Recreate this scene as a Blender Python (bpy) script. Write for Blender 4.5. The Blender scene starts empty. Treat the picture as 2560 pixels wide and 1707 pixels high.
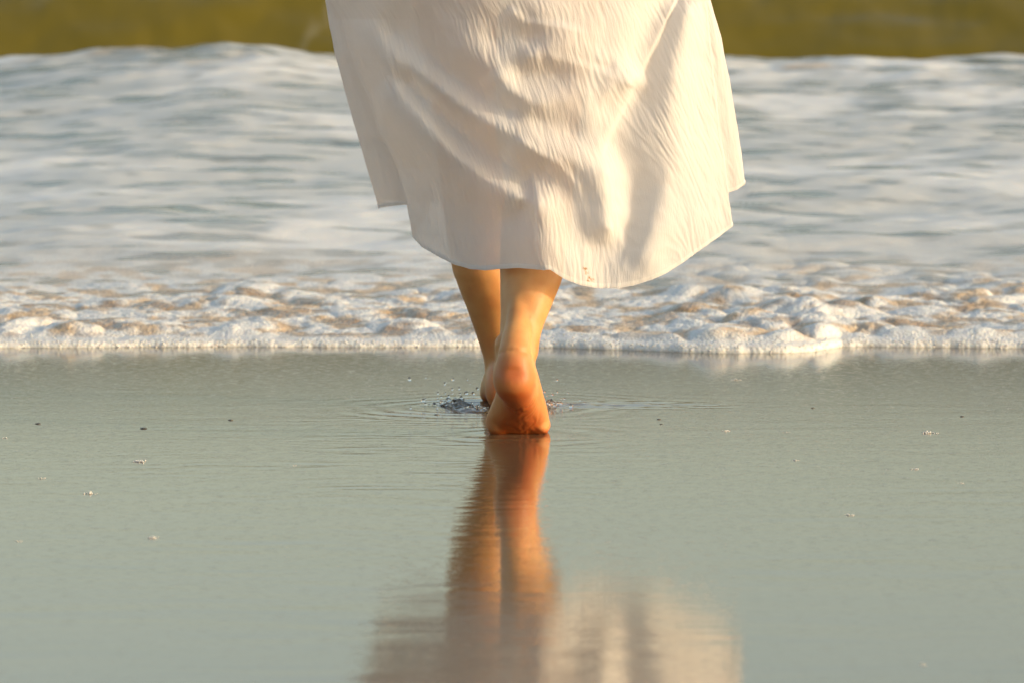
import bpy, bmesh, math, random
import numpy as np
from mathutils import Vector

random.seed(7)
RNG = np.random.RandomState(7)
S = bpy.context.scene
COL = S.collection
R = math.radians

# ------------------------------------------------------------------ camera
FPX, CAMY, CAMZ = 14350.0, -8.2, 0.72         # focal length in photo pixels (2560 wide)
PITCH = math.atan(1028.5 / FPX)
cam_d = bpy.data.cameras.new('camera')
cam = bpy.data.objects.new('camera', cam_d)
COL.objects.link(cam)
cam.location = (0, CAMY, CAMZ)
cam.rotation_euler = (math.pi / 2 - PITCH, 0, 0)
cam_d.sensor_width = 36.0
cam_d.lens = FPX * 36.0 / 2560.0
cam_d.clip_start = 0.1
cam_d.clip_end = 20000
cam_d.dof.use_dof = True
cam_d.dof.focus_distance = 8.2
cam_d.dof.aperture_fstop = 11.5
S.camera = cam

# ------------------------------------------------------------------ sky and sun
SUN_EL, SUN_AZ = R(13.5), R(110)                  # azimuth clockwise from +Y: from the right, a little behind the camera
world = bpy.data.worlds.new('World')
S.world = world
world.use_nodes = True
wn = world.node_tree
bg = wn.nodes['Background']
sky = wn.nodes.new('ShaderNodeTexSky')
sky.sky_type = 'NISHITA'
sky.sun_disc = False
sky.sun_elevation = SUN_EL
sky.sun_rotation = SUN_AZ
sky.air_density = 1.0
sky.dust_density = 3.1
sky.ozone_density = 1.0
wn.links.new(sky.outputs[0], bg.inputs[0])
bg.inputs[1].default_value = 0.15
sun_d = bpy.data.lights.new('sun', 'SUN')
sun_d.energy = 1.15
sun_d.angle = R(0.6)
sun_d.color = (1.0, 0.87, 0.72)
sun = bpy.data.objects.new('sun', sun_d)
COL.objects.link(sun)
sdir = Vector((math.sin(SUN_AZ) * math.cos(SUN_EL), math.cos(SUN_AZ) * math.cos(SUN_EL), math.sin(SUN_EL)))
sun.rotation_euler = sdir.to_track_quat('Z', 'Y').to_euler()
sun.location = sdir * 30
S.view_settings.view_transform = 'Standard'
S.view_settings.look = 'None'
S.view_settings.gamma = 1.0
S.view_settings.use_curve_mapping = False
S.view_settings.exposure = 0.90
S.view_settings.use_white_balance = True       # the photograph is balanced warm
S.view_settings.white_balance_temperature = 7250
S.view_settings.white_balance_tint = 9

# ------------------------------------------------------------------ helpers
def cam_ray(px, py):
    px = np.asarray(px, float); py = np.asarray(py, float)
    a = (px - 1280) / FPX; b = (853.5 - py) / FPX
    cp, sp = math.cos(PITCH), math.sin(PITCH)
    return a, cp + b * sp, -sp + b * cp

def at(px, py, Y):
    """a point of the photograph (2560 wide) that lies at depth Y"""
    dx, dy, dz = cam_ray(px, py)
    t = (np.asarray(Y, float) - CAMY) / dy
    return dx * t, np.asarray(Y, float) + 0 * t, CAMZ + dz * t

def ground(px, py, z=0.0):
    dx, dy, dz = cam_ray(px, py)
    t = (z - CAMZ) / dz
    return dx * t, CAMY + dy * t

def sm(a, b, x):
    t = np.clip((np.asarray(x, float) - a) / (b - a), 0, 1)
    return t * t * (3 - 2 * t)

_P = np.random.RandomState(11).permutation(4096)
_G = np.random.RandomState(12).rand(4096) * 2 * math.pi
_GX, _GY = np.cos(_G), np.sin(_G)
def _h(ix, iy):
    return _P[(_P[ix & 4095] + iy) & 4095]

def perlin(x, y):
    x, y = np.broadcast_arrays(np.asarray(x, float), np.asarray(y, float))
    ix = np.floor(x).astype(int); iy = np.floor(y).astype(int)
    fx, fy = x - ix, y - iy
    u = fx * fx * fx * (fx * (fx * 6 - 15) + 10); v = fy * fy * fy * (fy * (fy * 6 - 15) + 10)
    def g(a, b):
        k = _h(ix + a, iy + b)
        return _GX[k] * (fx - a) + _GY[k] * (fy - b)
    n0 = g(0, 0) * (1 - u) + g(1, 0) * u
    n1 = g(0, 1) * (1 - u) + g(1, 1) * u
    return (n0 * (1 - v) + n1 * v) * 1.5

def fbm(x, y, o=3, gain=.5):
    s, a = 0, 1.0
    for i in range(o):
        s = s + a * perlin(x * 2 ** i + 17.3 * i, y * 2 ** i + 5.1 * i); a *= gain
    return s

def worley(x, y):
    """distance to the nearest jittered point, and that point's random value"""
    ix = np.floor(x).astype(int); iy = np.floor(y).astype(int)
    best = np.full(x.shape, 9.0); val = np.zeros(x.shape)
    for a in (-1, 0, 1):
        for b in (-1, 0, 1):
            k = _h(ix + a, iy + b)
            jx = ix + a + (k % 64) / 64.0; jy = iy + b + (k // 64) / 64.0
            d = (x - jx) ** 2 + (y - jy) ** 2
            m = d < best
            best = np.where(m, d, best); val = np.where(m, (k * 37 % 101) / 101.0, val)
    return np.sqrt(best), val

def domes(x, y):
    """soft overlapping mounds of uneven size, 0 to about 1"""
    ix = np.floor(x).astype(int); iy = np.floor(y).astype(int)
    acc = np.zeros(x.shape)
    for a in (-1, 0, 1):
        for b in (-1, 0, 1):
            k = _h(ix + a, iy + b)
            jx = ix + a + (k % 64) / 64.0; jy = iy + b + (k // 64) / 64.0
            v = (k * 37 % 101) / 101.0
            d2 = ((x - jx) ** 2 + (y - jy) ** 2) / (.45 + .5 * v) ** 2
            acc = acc + np.exp(6 * (.15 + .95 * v) * np.clip(1 - d2, 0, 1) ** .8) - 1
    return np.log1p(acc) / 6

def mesh_obj(name, verts, faces, mat, parent=None, smooth=True, attrs=None, uv=None):
    me = bpy.data.meshes.new(name)
    verts = np.ascontiguousarray(verts, dtype=np.float32)
    if isinstance(faces, np.ndarray):
        n, k = faces.shape
        me.vertices.add(len(verts)); me.vertices.foreach_set('co', verts.ravel())
        me.loops.add(n * k); me.loops.foreach_set('vertex_index', faces.astype(np.int32).ravel())
        me.polygons.add(n)
        me.polygons.foreach_set('loop_start', np.arange(0, n * k, k, dtype=np.int32))
        me.update(calc_edges=True); me.validate()
    else:
        me.from_pydata([tuple(v) for v in verts.tolist()], [], faces); me.update()
    if smooth:
        me.polygons.foreach_set('use_smooth', [True] * len(me.polygons))
    for k_, v_ in (attrs or {}).items():
        at_ = me.attributes.new(k_, 'FLOAT', 'POINT')
        at_.data.foreach_set('value', np.ascontiguousarray(v_, dtype=np.float32).ravel())
    if uv is not None:
        ul = me.uv_layers.new(name='UVMap')
        li = np.empty(len(me.loops), dtype=np.int32); me.loops.foreach_get('vertex_index', li)
        ul.data.foreach_set('uv', np.ascontiguousarray(uv[li], dtype=np.float32).ravel())
    me.materials.append(mat)
    o = bpy.data.objects.new(name, me)
    COL.objects.link(o)
    if parent is not None:
        o.parent = parent
    return o

def grid_faces(nr, nc, wrap=False):
    i = np.arange(nr - 1)[:, None]; j = np.arange(nc if wrap else nc - 1)[None, :]
    j2 = (j + 1) % nc
    a = i * nc + j; b = i * nc + j2; c = (i + 1) * nc + j2; d = (i + 1) * nc + j
    return np.stack([a, b, c, d], -1).reshape(-1, 4)

def tag(o, label=None, cat=None, group=None, kind=None):
    if label: o['label'] = label
    if cat: o['category'] = cat
    if group: o['group'] = group
    if kind: o['kind'] = kind
    return o

def new_mat(name):
    m = bpy.data.materials.new(name); m.use_nodes = True
    nt = m.node_tree
    return m, nt, nt.nodes['Principled BSDF']

def node(nt, t, **kw):
    n = nt.nodes.new(t)
    for k, v in kw.items():
        if k.startswith('i_'):
            n.inputs[int(k[2:]) if k[2:].isdigit() else k[2:]].default_value = v
        else:
            setattr(n, k, v)
    return n

def L(nt, a, b): nt.links.new(a, b)

def tex_coord(nt, scale=(1, 1, 1), out='Object'):
    tc = node(nt, 'ShaderNodeTexCoord'); mp = node(nt, 'ShaderNodeMapping')
    mp.inputs['Scale'].default_value = scale
    L(nt, tc.outputs[out], mp.inputs['Vector'])
    return mp.outputs[0]

def noise(nt, vec, scale=1.0, detail=3.0, rough=.5):
    n = node(nt, 'ShaderNodeTexNoise'); n.inputs['Scale'].default_value = scale
    n.inputs['Detail'].default_value = detail; n.inputs['Roughness'].default_value = rough
    L(nt, vec, n.inputs['Vector'])
    return n.outputs[0]

def ramp(nt, fac, stops):
    r = node(nt, 'ShaderNodeValToRGB')
    e = r.color_ramp.elements
    while len(e) < len(stops): e.new(.5)
    for el, (p, c) in zip(e, stops):
        el.position = p; el.color = c if len(c) == 4 else (*c, 1)
    L(nt, fac, r.inputs[0])
    return r.outputs[0]

def mixc(nt, fac, a, b):
    m = node(nt, 'ShaderNodeMix', data_type='RGBA')
    for sock, v in ((m.inputs[0], fac), (m.inputs[6], a), (m.inputs[7], b)):
        if hasattr(v, 'is_linked'): L(nt, v, sock)
        elif isinstance(v, (int, float)): sock.default_value = v
        else: sock.default_value = (*v, 1)
    return m.outputs[2]

def bump(nt, height, strength, dist, normal=None):
    b = node(nt, 'ShaderNodeBump'); b.inputs['Strength'].default_value = strength; b.inputs['Distance'].default_value = dist
    L(nt, height, b.inputs['Height'])
    if normal is not None: L(nt, normal, b.inputs['Normal'])
    return b.outputs[0]

# ------------------------------------------------------------------ materials
def mat_sand():
    m, nt, p = new_mat('wet_sand')
    v = tex_coord(nt, (3, 9, 3)); n1 = noise(nt, v, 1.0, 4)
    v2 = tex_coord(nt, (380, 380, 380)); n2 = noise(nt, v2, 1.0, 2)
    c = ramp(nt, n1, [(.3, (.135, .094, .052)), (.7, (.185, .130, .074))])
    c = mixc(nt, n2, c, (.125, .088, .050))
    L(nt, c, p.inputs['Base Color'])
    p.inputs['Roughness'].default_value = 0.035
    p.inputs['IOR'].default_value = 1.42
    v3 = tex_coord(nt, (55, 110, 55)); n3 = noise(nt, v3, 1.0, 3, .62)
    n3r = ramp(nt, n3, [(.0, (0, 0, 0)), (.33, (.55, .55, .55)), (.44, (.62, .62, .62)), (1, (.75, .75, .75))])
    L(nt, bump(nt, n3r, .55, .0010), p.inputs['Normal'])
    return m

def mat_sea():
    m, nt, p = new_mat('sea_water')
    def attr(n):
        a = node(nt, 'ShaderNodeAttribute', attribute_name=n); return a.outputs['Fac']
    foam, deep, thin = attr('foam'), attr('deep'), attr('thin')
    wc = ramp(nt, deep, [(0, (.33, .18, .05)), (.05, (.30, .18, .065)), (.22, (.17, .165, .115)), (.62, (.14, .13, .07)), (1.0, (.135, .105, .008))])
    fc = mixc(nt, thin, (.66, .665, .63), (.46, .29, .12))
    g = noise(nt, tex_coord(nt, (260, 260, 260)), 1.0, 2)
    fc = mixc(nt, ramp(nt, g, [(.35, (0, 0, 0)), (.7, (.35, .35, .35))]), fc, (.95, .95, .92))
    L(nt, mixc(nt, foam, wc, fc), p.inputs['Base Color'])
    mr = node(nt, 'ShaderNodeMapRange'); L(nt, foam, mr.inputs[0]); mr.inputs[3].default_value = .10; mr.inputs[4].default_value = .55
    L(nt, mr.outputs[0], p.inputs['Roughness'])
    p.inputs['IOR'].default_value = 1.33
    ss = node(nt, 'ShaderNodeMath', operation='MULTIPLY'); L(nt, foam, ss.inputs[0]); ss.inputs[1].default_value = .6
    L(nt, ss.outputs[0], p.inputs['Subsurface Weight']); p.inputs['Subsurface Radius'].default_value = (1, .8, .6); p.inputs['Subsurface Scale'].default_value = .012
    g2 = noise(nt, tex_coord(nt, (230, 140, 230)), 1.0, 3, .6)
    vo = node(nt, 'ShaderNodeTexVoronoi', feature='SMOOTH_F1'); L(nt, tex_coord(nt, (170, 120, 170)), vo.inputs['Vector']); vo.inputs['Scale'].default_value = 1.0; vo.inputs['Smoothness'].default_value = .3
    inv = node(nt, 'ShaderNodeMath', operation='MULTIPLY'); L(nt, vo.outputs['Distance'], inv.inputs[0]); inv.inputs[1].default_value = -1.0
    nb = bump(nt, inv.outputs[0], .48, .004)
    bs = node(nt, 'ShaderNodeMapRange'); L(nt, deep, bs.inputs[0]); bs.inputs[2].default_value = .22; bs.inputs[3].default_value = .50; bs.inputs[4].default_value = .06
    L(nt, bs.outputs[0], nb.node.inputs['Strength'])
    L(nt, bump(nt, g2, .35, .003, nb), p.inputs['Normal'])
    return m

def mat_bubble():
    m, nt, p = new_mat('foam_bubble')
    p.inputs['Base Color'].default_value = (.60, .59, .56, 1)
    p.inputs['Roughness'].default_value = .12
    p.inputs['Transmission Weight'].default_value = .0
    p.inputs['IOR'].default_value = 1.33
    return m

def mat_water_clear():
    m, nt, p = new_mat('clear_water')
    p.inputs['Base Color'].default_value = (.97, .98, .97, 1)
    p.inputs['Roughness'].default_value = .06
    p.inputs['Transmission Weight'].default_value = 1.0
    p.inputs['IOR'].default_value = 1.33
    return m

def mat_skin():
    m, nt, p = new_mat('skin')
    a = node(nt, 'ShaderNodeAttribute', attribute_name='flush_shade').outputs['Fac']
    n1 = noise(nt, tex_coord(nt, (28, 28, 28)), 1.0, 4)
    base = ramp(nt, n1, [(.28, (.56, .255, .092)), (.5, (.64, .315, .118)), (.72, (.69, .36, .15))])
    c = mixc(nt, a, base, (.46, .100, .022))  # heel and sole redness, darkened further to paint in the shade underfoot
    L(nt, c, p.inputs['Base Color'])
    p.inputs['Roughness'].default_value = .5
    p.inputs['IOR'].default_value = 1.40
    p.inputs['Subsurface Weight'].default_value = .4
    p.inputs['Subsurface Radius'].default_value = (1.0, .36, .12)
    p.inputs['Subsurface Scale'].default_value = .006
    p.inputs['Coat Weight'].default_value = .05
    p.inputs['Coat Roughness'].default_value = .3
    g = noise(nt, tex_coord(nt, (420, 420, 420)), 1.0, 3)
    L(nt, bump(nt, g, .18, .0008), p.inputs['Normal'])
    return m

def mat_cloth():
    m = bpy.data.materials.new('white_muslin'); m.use_nodes = True
    nt = m.node_tree
    for n in list(nt.nodes): nt.nodes.remove(n)
    out = node(nt, 'ShaderNodeOutputMaterial')
    d = node(nt, 'ShaderNodeBsdfDiffuse'); t = node(nt, 'ShaderNodeBsdfTranslucent'); tr = node(nt, 'ShaderNodeBsdfTransparent')
    uvv = tex_coord(nt, (1, 1, 1), 'UV')
    mp = node(nt, 'ShaderNodeMapping'); mp.inputs['Scale'].default_value = (520, 60, 1); L(nt, uvv, mp.inputs['Vector'])
    g = noise(nt, mp.outputs[0], 1.0, 2, .6)
    mp2 = node(nt, 'ShaderNodeMapping'); mp2.inputs['Scale'].default_value = (1400, 700, 1); L(nt, uvv, mp2.inputs['Vector'])
    g2 = noise(nt, mp2.outputs[0], 1.0, 1, .5)
    nrm = bump(nt, g, .6, .0011)
    nrm = bump(nt, g2, .35, .0005, nrm)
    st = node(nt, 'ShaderNodeAttribute', attribute_name='stain').outputs['Fac']
    col = mixc(nt, st, (.885, .875, .86), (.50, .24, .05))
    for s in (d, t):
        L(nt, col, s.inputs[0]); L(nt, nrm, s.inputs['Normal'])
    m1 = node(nt, 'ShaderNodeMixShader'); m1.inputs[0].default_value = .38
    L(nt, d.outputs[0], m1.inputs[1]); L(nt, t.outputs[0], m1.inputs[2])
    m2 = node(nt, 'ShaderNodeMixShader')
    hm = node(nt, 'ShaderNodeAttribute', attribute_name='hemfold').outputs['Fac']
    th = node(nt, 'ShaderNodeMapRange'); L(nt, hm, th.inputs[0]); th.inputs[3].default_value = .10; th.inputs[4].default_value = .0
    L(nt, th.outputs[0], m2.inputs[0])
    L(nt, m1.outputs[0], m2.inputs[1]); L(nt, tr.outputs[0], m2.inputs[2])
    L(nt, m2.outputs[0], out.inputs[0])
    return m

def mat_plain(name, col, rough=.5):
    m, nt, p = new_mat(name)
    n1 = noise(nt, tex_coord(nt, (90, 90, 90)), 1.0, 3)
    L(nt, mixc(nt, n1, tuple(c * .75 for c in col), tuple(min(1, c * 1.2) for c in col)), p.inputs['Base Color'])
    p.inputs['Roughness'].default_value = rough
    return m

M_SAND, M_SEA, M_BUB, M_WAT, M_SKIN, M_CLOTH = mat_sand(), mat_sea(), mat_bubble(), mat_water_clear(), mat_skin(), mat_cloth()
M_HAIR = mat_plain('dark_hair', (.04, .025, .015), .5)
M_SHELL = mat_plain('dark_shell', (.10, .09, .075), .4)

# ------------------------------------------------------------------ waterline
_fl = [(-4000, 872), (-900, 874), (0, 870), (300, 868), (600, 866), (900, 868), (1200, 866), (1360, 868), (1500, 873), (1600, 876),
       (1700, 880), (1850, 883), (1960, 882), (2030, 878), (2072, 871), (2105, 866), (2160, 866), (2300, 868), (2560, 870), (3400, 872), (6500, 870)]
_fx, _fy = ground([p[0] for p in _fl], [p[1] for p in _fl])
def front(x):
    return np.interp(x, _fx, _fy) + .010 * perlin(x * 9, x * 0 + 3.3) + .004 * perlin(x * 40, x * 0 + 8.3)

FOOT_L = np.array((-.015, .45))

# ------------------------------------------------------------------ wet sand
def axis(dense, lo, hi, n):
    """a run of coordinates: the dense middle, then steps that grow until they pass the horizon"""
    step = dense[1] - dense[0]
    up = dense[-1] + np.cumsum(step * 1.25 ** np.arange(1, n)); up = up[up < hi]
    dn = dense[0] - np.cumsum((dense[1] - dense[0]) * 1.25 ** np.arange(1, n)); dn = dn[dn > lo]
    return np.concatenate([[lo], dn[::-1], dense, up, [hi]])

gy = axis(np.arange(-3.05, 2.05, .0046), -400, 9000, 90)
gx = axis(np.arange(-1.15, 1.15, .010), -6000, 6000, 90)
X, Y = np.meshgrid(gx, gy)
def sand_height(X, Y):
    inside = (np.abs(X) < 1.6) & (np.abs(Y) < 3.2)
    z = np.zeros_like(X)
    fade = sm(1.5, 1.1, np.abs(X)) * sm(3.3, 2.9, np.abs(Y))
    # slow swells of the thin water film, long in x
    wxx = X + .05 * perlin(X * 6, Y * 9); wyy = Y + .018 * perlin(X * 7 + 3, Y * 5)
    z += fade * .00019 * (.30 + .70 * sm(-.2, -1.2, Y)) * sm(1.2, .3, Y) * fbm(wxx / .26 + 4, wyy / .10, 2) * (.35 + .9 * sm(-.3, .5, perlin(X * 2.2, Y * 3.1 + 7)))
    # small wind wrinkles, stronger to the left of and behind the feet
    wr = np.exp(-(((X + .16) / .30) ** 2 + ((Y + .15) / .75) ** 2))
    z += fade * (.00002 + .00034 * wr * (.25 + .75 * sm(0, -.7, Y))) * fbm(wxx / .085, wyy / .042 + 9, 2) * (.2 + 1.1 * sm(-.2, .5, perlin(X * 7 + 9, Y * 7)))
    # broader wavelets nearer the camera, mostly left of the mirror image
    z += fade * .00030 * sm(-.5, -1.3, Y) * sm(.06, -.10, X) * sm(-.55, -.3, X) * sm(-.1, .35, perlin(X * 3.1 + 5, Y * 2.3)) * fbm(wxx / .24 + 1, wyy / .11 + 4, 2)
    # rings spreading from the two feet
    for cx, cy, A, lam, w, ph in ((.0, -.02, .0006, .060, .13, .3), (FOOT_L[0] - .03, FOOT_L[1], .0008, .050, .17, .0), (-.14, .06, .00010, .036, .22, 1.0)):
        r = np.hypot(X - cx, (Y - cy))
        n = np.clip(.55 + 1.3 * perlin(X * 8, Y * 8 + 3), 0, 2)
        z += A * n * np.exp(-(r / w) ** 2) * np.sin(2 * math.pi * r / lam + ph + 2.2 * perlin(X * 9, Y * 9))
    # the wet run-out right of the far foot
    q = np.exp(-(((X - .11) / .16) ** 2 + ((Y - .50) / .06) ** 2))
    z += .0016 * q * fbm(X / .035, Y / .022, 2)
    return z - .03 * np.clip(Y - 2.0, 0, 60)
Z = sand_height(X, Y)
sand = mesh_obj('wet_sand', np.stack([X, Y, Z], -1).reshape(-1, 3), grid_faces(len(gy), len(gx)), M_SAND)
tag(sand, 'smooth wet sand under a thin mirror of water', 'wet sand', kind='structure')

# ------------------------------------------------------------------ sea
def bore_y(x):
    return 9.6 + .35 * perlin(x * .55 + .3, x * 0 + 1.7) + .10 * perlin(x * 2.2, x * 0 + 4.1)

def sea_fields(X, D):
    """height, foam, thin foam and depth at distance D behind the waterline"""
    Y = front(X) + D
    right = sm(-.05, .12, X) * (1 - .35 * sm(.46, .52, X))
    # rounded lip
    lip_h = .0115 + .004 * perlin(X * 7, X * 0 + 2) + .002 * perlin(X * 24, X * 0 + 5) + .003 * right
    lip = lip_h * np.sqrt(np.clip(1 - (1 - np.clip(D / .028, 0, 1)) ** 2, 0, 1))
    lip = lip * (1 - sm(.05, .30, D)) + .010 * sm(.05, .30, D)
    base = lip + .010 * sm(.02, .5, D) + .02 * sm(.4, 3.0, D)
    # billowing lumps behind the lip
    wx = X + .02 * perlin(X * 11, Y * 6); wy = Y + .03 * perlin(X * 9 + 5, Y * 5)
    b1 = domes(wx / .085, wy / .15); b2 = domes(wx / .045 + 9, wy / .08); b3 = domes(wx / .016 + 3, wy / .026)
    env = sm(.030, .12, D) * (1 - sm(.5, 1.6, D))
    env_r = sm(.026, .08, D) * (1 - sm(.8, 2.1, D))
    patch = np.clip(.65 + .9 * fbm(X / .35, Y / .5, 2), .1, 1.4)
    lump = patch * (env * (1 - right) * (.013 * b1 + .009 * b2) + env_r * right * (.022 * b1 + .011 * b2)) + (env + .3) * .0022 * b3 * sm(.01, .05, D) * (1 - sm(.8, 1.6, D))
    far = sm(.6, 2.2, D)
    swell = far * (.012 * fbm(X / .55, Y / .42 + 3, 3) + .020 * perlin(X / 1.7 + 2, Y / 1.1))
    ch = sm(1.0, 2.5, D) * .0032 * fbm(X / .13, Y / .10, 2)
    # the spent bore at the back of the foam
    yb = bore_y(X)
    s = (Y - yb)
    bh = .285 + .02 * perlin(X * .9 + 7, X * 0) + .03 * np.exp(-((X + 1.0) / .45) ** 2)
    bore = sm(0, 2.6, D) * bh * np.where(s < 0, np.exp(-(np.abs(s) / 3.6) ** 1.3), np.exp(-(s / .45) ** 2))
    tumble = .016 * np.exp(-((s + .35) / .5) ** 2) * fbm(X / .30, Y / .30, 3)
    # the next wave rising behind it
    y0 = 10.9 + .18 * perlin(X / 2.9, X * 0 + 6)
    w = np.clip(Y - y0, 0, 1e9)
    wave = 1.15 * (1 - np.exp(-(w * w / (w + .12)) / 1.35)) * np.where(Y > 15, np.exp(-((Y - 15) / 6.0) ** 2), 1)
    wr = sm(10.4, 12, Y) * (1 - sm(60, 200, Y))
    wave = wave + wr * (.018 * fbm(X / .9, Y / .45, 3) + .010 * fbm(X / .5 + 3, Y / .22, 3) + .03 * perlin(X / 3.1, Y / 1.6))
    h = base + lump + swell + ch + bore + tumble + wave
    # ---- foam cover
    st = fbm(X / .42 + 2, Y / .20, 3)
    st2 = fbm(X / .16 + 7, Y / .12, 2)
    st3 = fbm(X / .24 + 11, Y / .13 + 6, 3)
    foam = .98 - .85 * sm(.32, .95, st + .35 * st2) * far - .55 * sm(.10, .62, st3) * far - .22 * far + .24 * far * sm(-.02, .28, perlin(X / 1.15 + 3.7, Y / 1.0) + .25 * st)
    hole = sm(.10, .55, fbm(X / .11 + 21, Y / .16, 3) + .25 * (1 - b1) - .10)
    near = sm(.03, .10, D) * (1 - sm(.9, 2.1, D))
    foam = foam - near * .80 * hole * (1 - .25 * right)
    bare = sm(-.45, -.05, s)                                        # nothing but water behind the bore
    foam = foam * (1 - .40 * sm(-2.8, -.2, s) * sm(-.1, .6, fbm(X / .7, Y / .5 + 40, 2)))
    fl = sm(.42, .62, fbm(X / .20 + 60, Y / .30, 2)) * sm(0, 3, 8.6 - 0 * Y) * sm(.1, .5, perlin(X / 1.3 + 8.4, Y / 2.0))
    crest_n = .14 * perlin(X * 2.2 + 3, Y)
    foam = np.where(s > -.06 + crest_n, foam * (1 - sm(-.06 + crest_n, .10 + crest_n, s)) + .10 * fl * sm(.3, .8, s), foam)
    thin = near * sm(.0, .6, fbm(X / .09 + 33, Y / .12, 3) + .35 - .6 * (b1 * .6 + b2 * .4)) * .9
    thin = np.maximum(thin, .9 * np.exp(-((s + .35) / .35) ** 2) * sm(.15, .6, fbm(X / .35 + 5, Y / .3, 2)))
    lump_b = np.exp(-(((X + 1.04) / .16) ** 2 + ((s + .45) / .40) ** 2)) * sm(-.35, .35, fbm(X / .12, Y / .16, 2))
    thin = np.maximum(thin, .95 * lump_b); foam = foam - .35 * lump_b
    deep = np.clip((D - .3) / 9.0, 0, 1)
    return Y, h, np.clip(foam, 0, 1), np.clip(thin, 0, 1), deep

d1 = np.concatenate([np.array([-.012]), .028 * (1 - np.cos(np.linspace(0, math.pi / 2, 10))), np.arange(.032, .9, .0042), .9 + np.cumsum(.0045 * 1.0115 ** np.arange(420))])
d1 = d1[d1 < 4.4]
d1 = np.concatenate([d1, np.arange(4.43, 11.5, .032)])
d1 = np.concatenate([d1, 11.5 + np.cumsum(.08 * 1.07 ** np.arange(150))]); d1 = d1[d1 < 9000]
core = np.linspace(-1, 1, 861)
tail = 1 + np.cumsum(.004 * 1.22 ** np.arange(1, 64)); tail = tail[tail < 900]
u = np.concatenate([-tail[::-1], core, tail])
D = np.repeat(d1[:, None], len(u), 1)
wid = 1.02 + .115 * np.minimum(d1, 12)
XX = u[None, :] * wid[:, None]
Dc = np.maximum(D, 0)
YY, HH, FO, TH, DE = sea_fields(XX, Dc)
HH[0, :] = -.02
flat_ = sm(1.02, 1.5, np.abs(u))[None, :]                     # off to the sides the water lies calm
HH[1:] = HH[1:] * (1 - flat_) + flat_ * (.02 * sm(0, .3, Dc[1:]) + .004)
sea = mesh_obj('sea', np.stack([XX, YY, HH], -1).reshape(-1, 3), grid_faces(len(d1), len(u)), M_SEA, attrs={'foam': FO, 'thin': TH, 'deep': DE})
tag(sea, 'shallow foam covered sea with an olive wave rising behind', 'sea', kind='structure')

# ------------------------------------------------------------------ bubbles
def ico(sub=1):
    bm = bmesh.new(); bmesh.ops.create_icosphere(bm, subdivisions=sub, radius=1.0)
    v = np.array([x.co[:] for x in bm.verts]); f = np.array([[q.index for q in x.verts] for x in bm.faces]); bm.free()
    return v, f
ICO1, ICO2 = ico(2), ico(3)

def balls(pts, rad, src=ICO1, squash=1.0):
    v, f = src
    pts = np.asarray(pts, float); rad = np.asarray(rad, float)
    V = pts[:, None, :] + v[None] * rad[:, None, None] * np.array([1, 1, squash])
    F = f[None] + (np.arange(len(pts)) * len(v))[:, None, None]
    return V.reshape(-1, 3), F.reshape(-1, 3)

n = 1700
bx = RNG.uniform(-1.12, 1.12, n); bd = np.abs(RNG.normal(0, .035, n)) * RNG.uniform(.1, 1.6, n)
bd[: n // 2] = RNG.uniform(-.003, .012, n // 2)
bY, bH, *_ = sea_fields(bx, np.maximum(bd, 0))
bY = np.where(bd < 0, front(bx) + bd, bY)
br = .0006 + .0016 * RNG.rand(n) ** 3
V, F = balls(np.stack([bx, bY, np.maximum(bH, br * .5)], -1), br)
o = mesh_obj('foam_bubbles', V, F, M_BUB)
tag(o, 'tiny glinting bubbles along the front lip of the foam', 'foam', kind='stuff')

# ------------------------------------------------------------------ person: body
def ring(c, ax, ay, rx, ry, n=36, flat=0.0, power=2.0):
    """closed ring of points; ax, ay are unit vectors, flat presses the -ay side"""
    t = np.linspace(0, 2 * math.pi, n, endpoint=False)
    ct, s_ = np.cos(t), np.sin(t)
    e = 2.0 / power
    px = np.sign(ct) * np.abs(ct) ** e * rx
    py = np.sign(s_) * np.abs(s_) ** e * np.where(s_ < 0, ry * (1 - flat), ry)
    return np.asarray(c)[None] + px[:, None] * np.asarray(ax)[None] + py[:, None] * np.asarray(ay)[None]

def catmull(P, m):
    P = np.asarray(P, float); n = len(P)
    out = []
    for i in range(n - 1):
        p0, p1, p2, p3 = P[max(i - 1, 0)], P[i], P[i + 1], P[min(i + 2, n - 1)]
        for t in np.linspace(0, 1, m, endpoint=False):
            out.append(.5 * ((2 * p1) + (-p0 + p2) * t + (2 * p0 - 5 * p1 + 4 * p2 - p3) * t * t + (-p0 + 3 * p1 - 3 * p2 + p3) * t ** 3))
    out.append(P[-1])
    return np.array(out)

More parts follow.
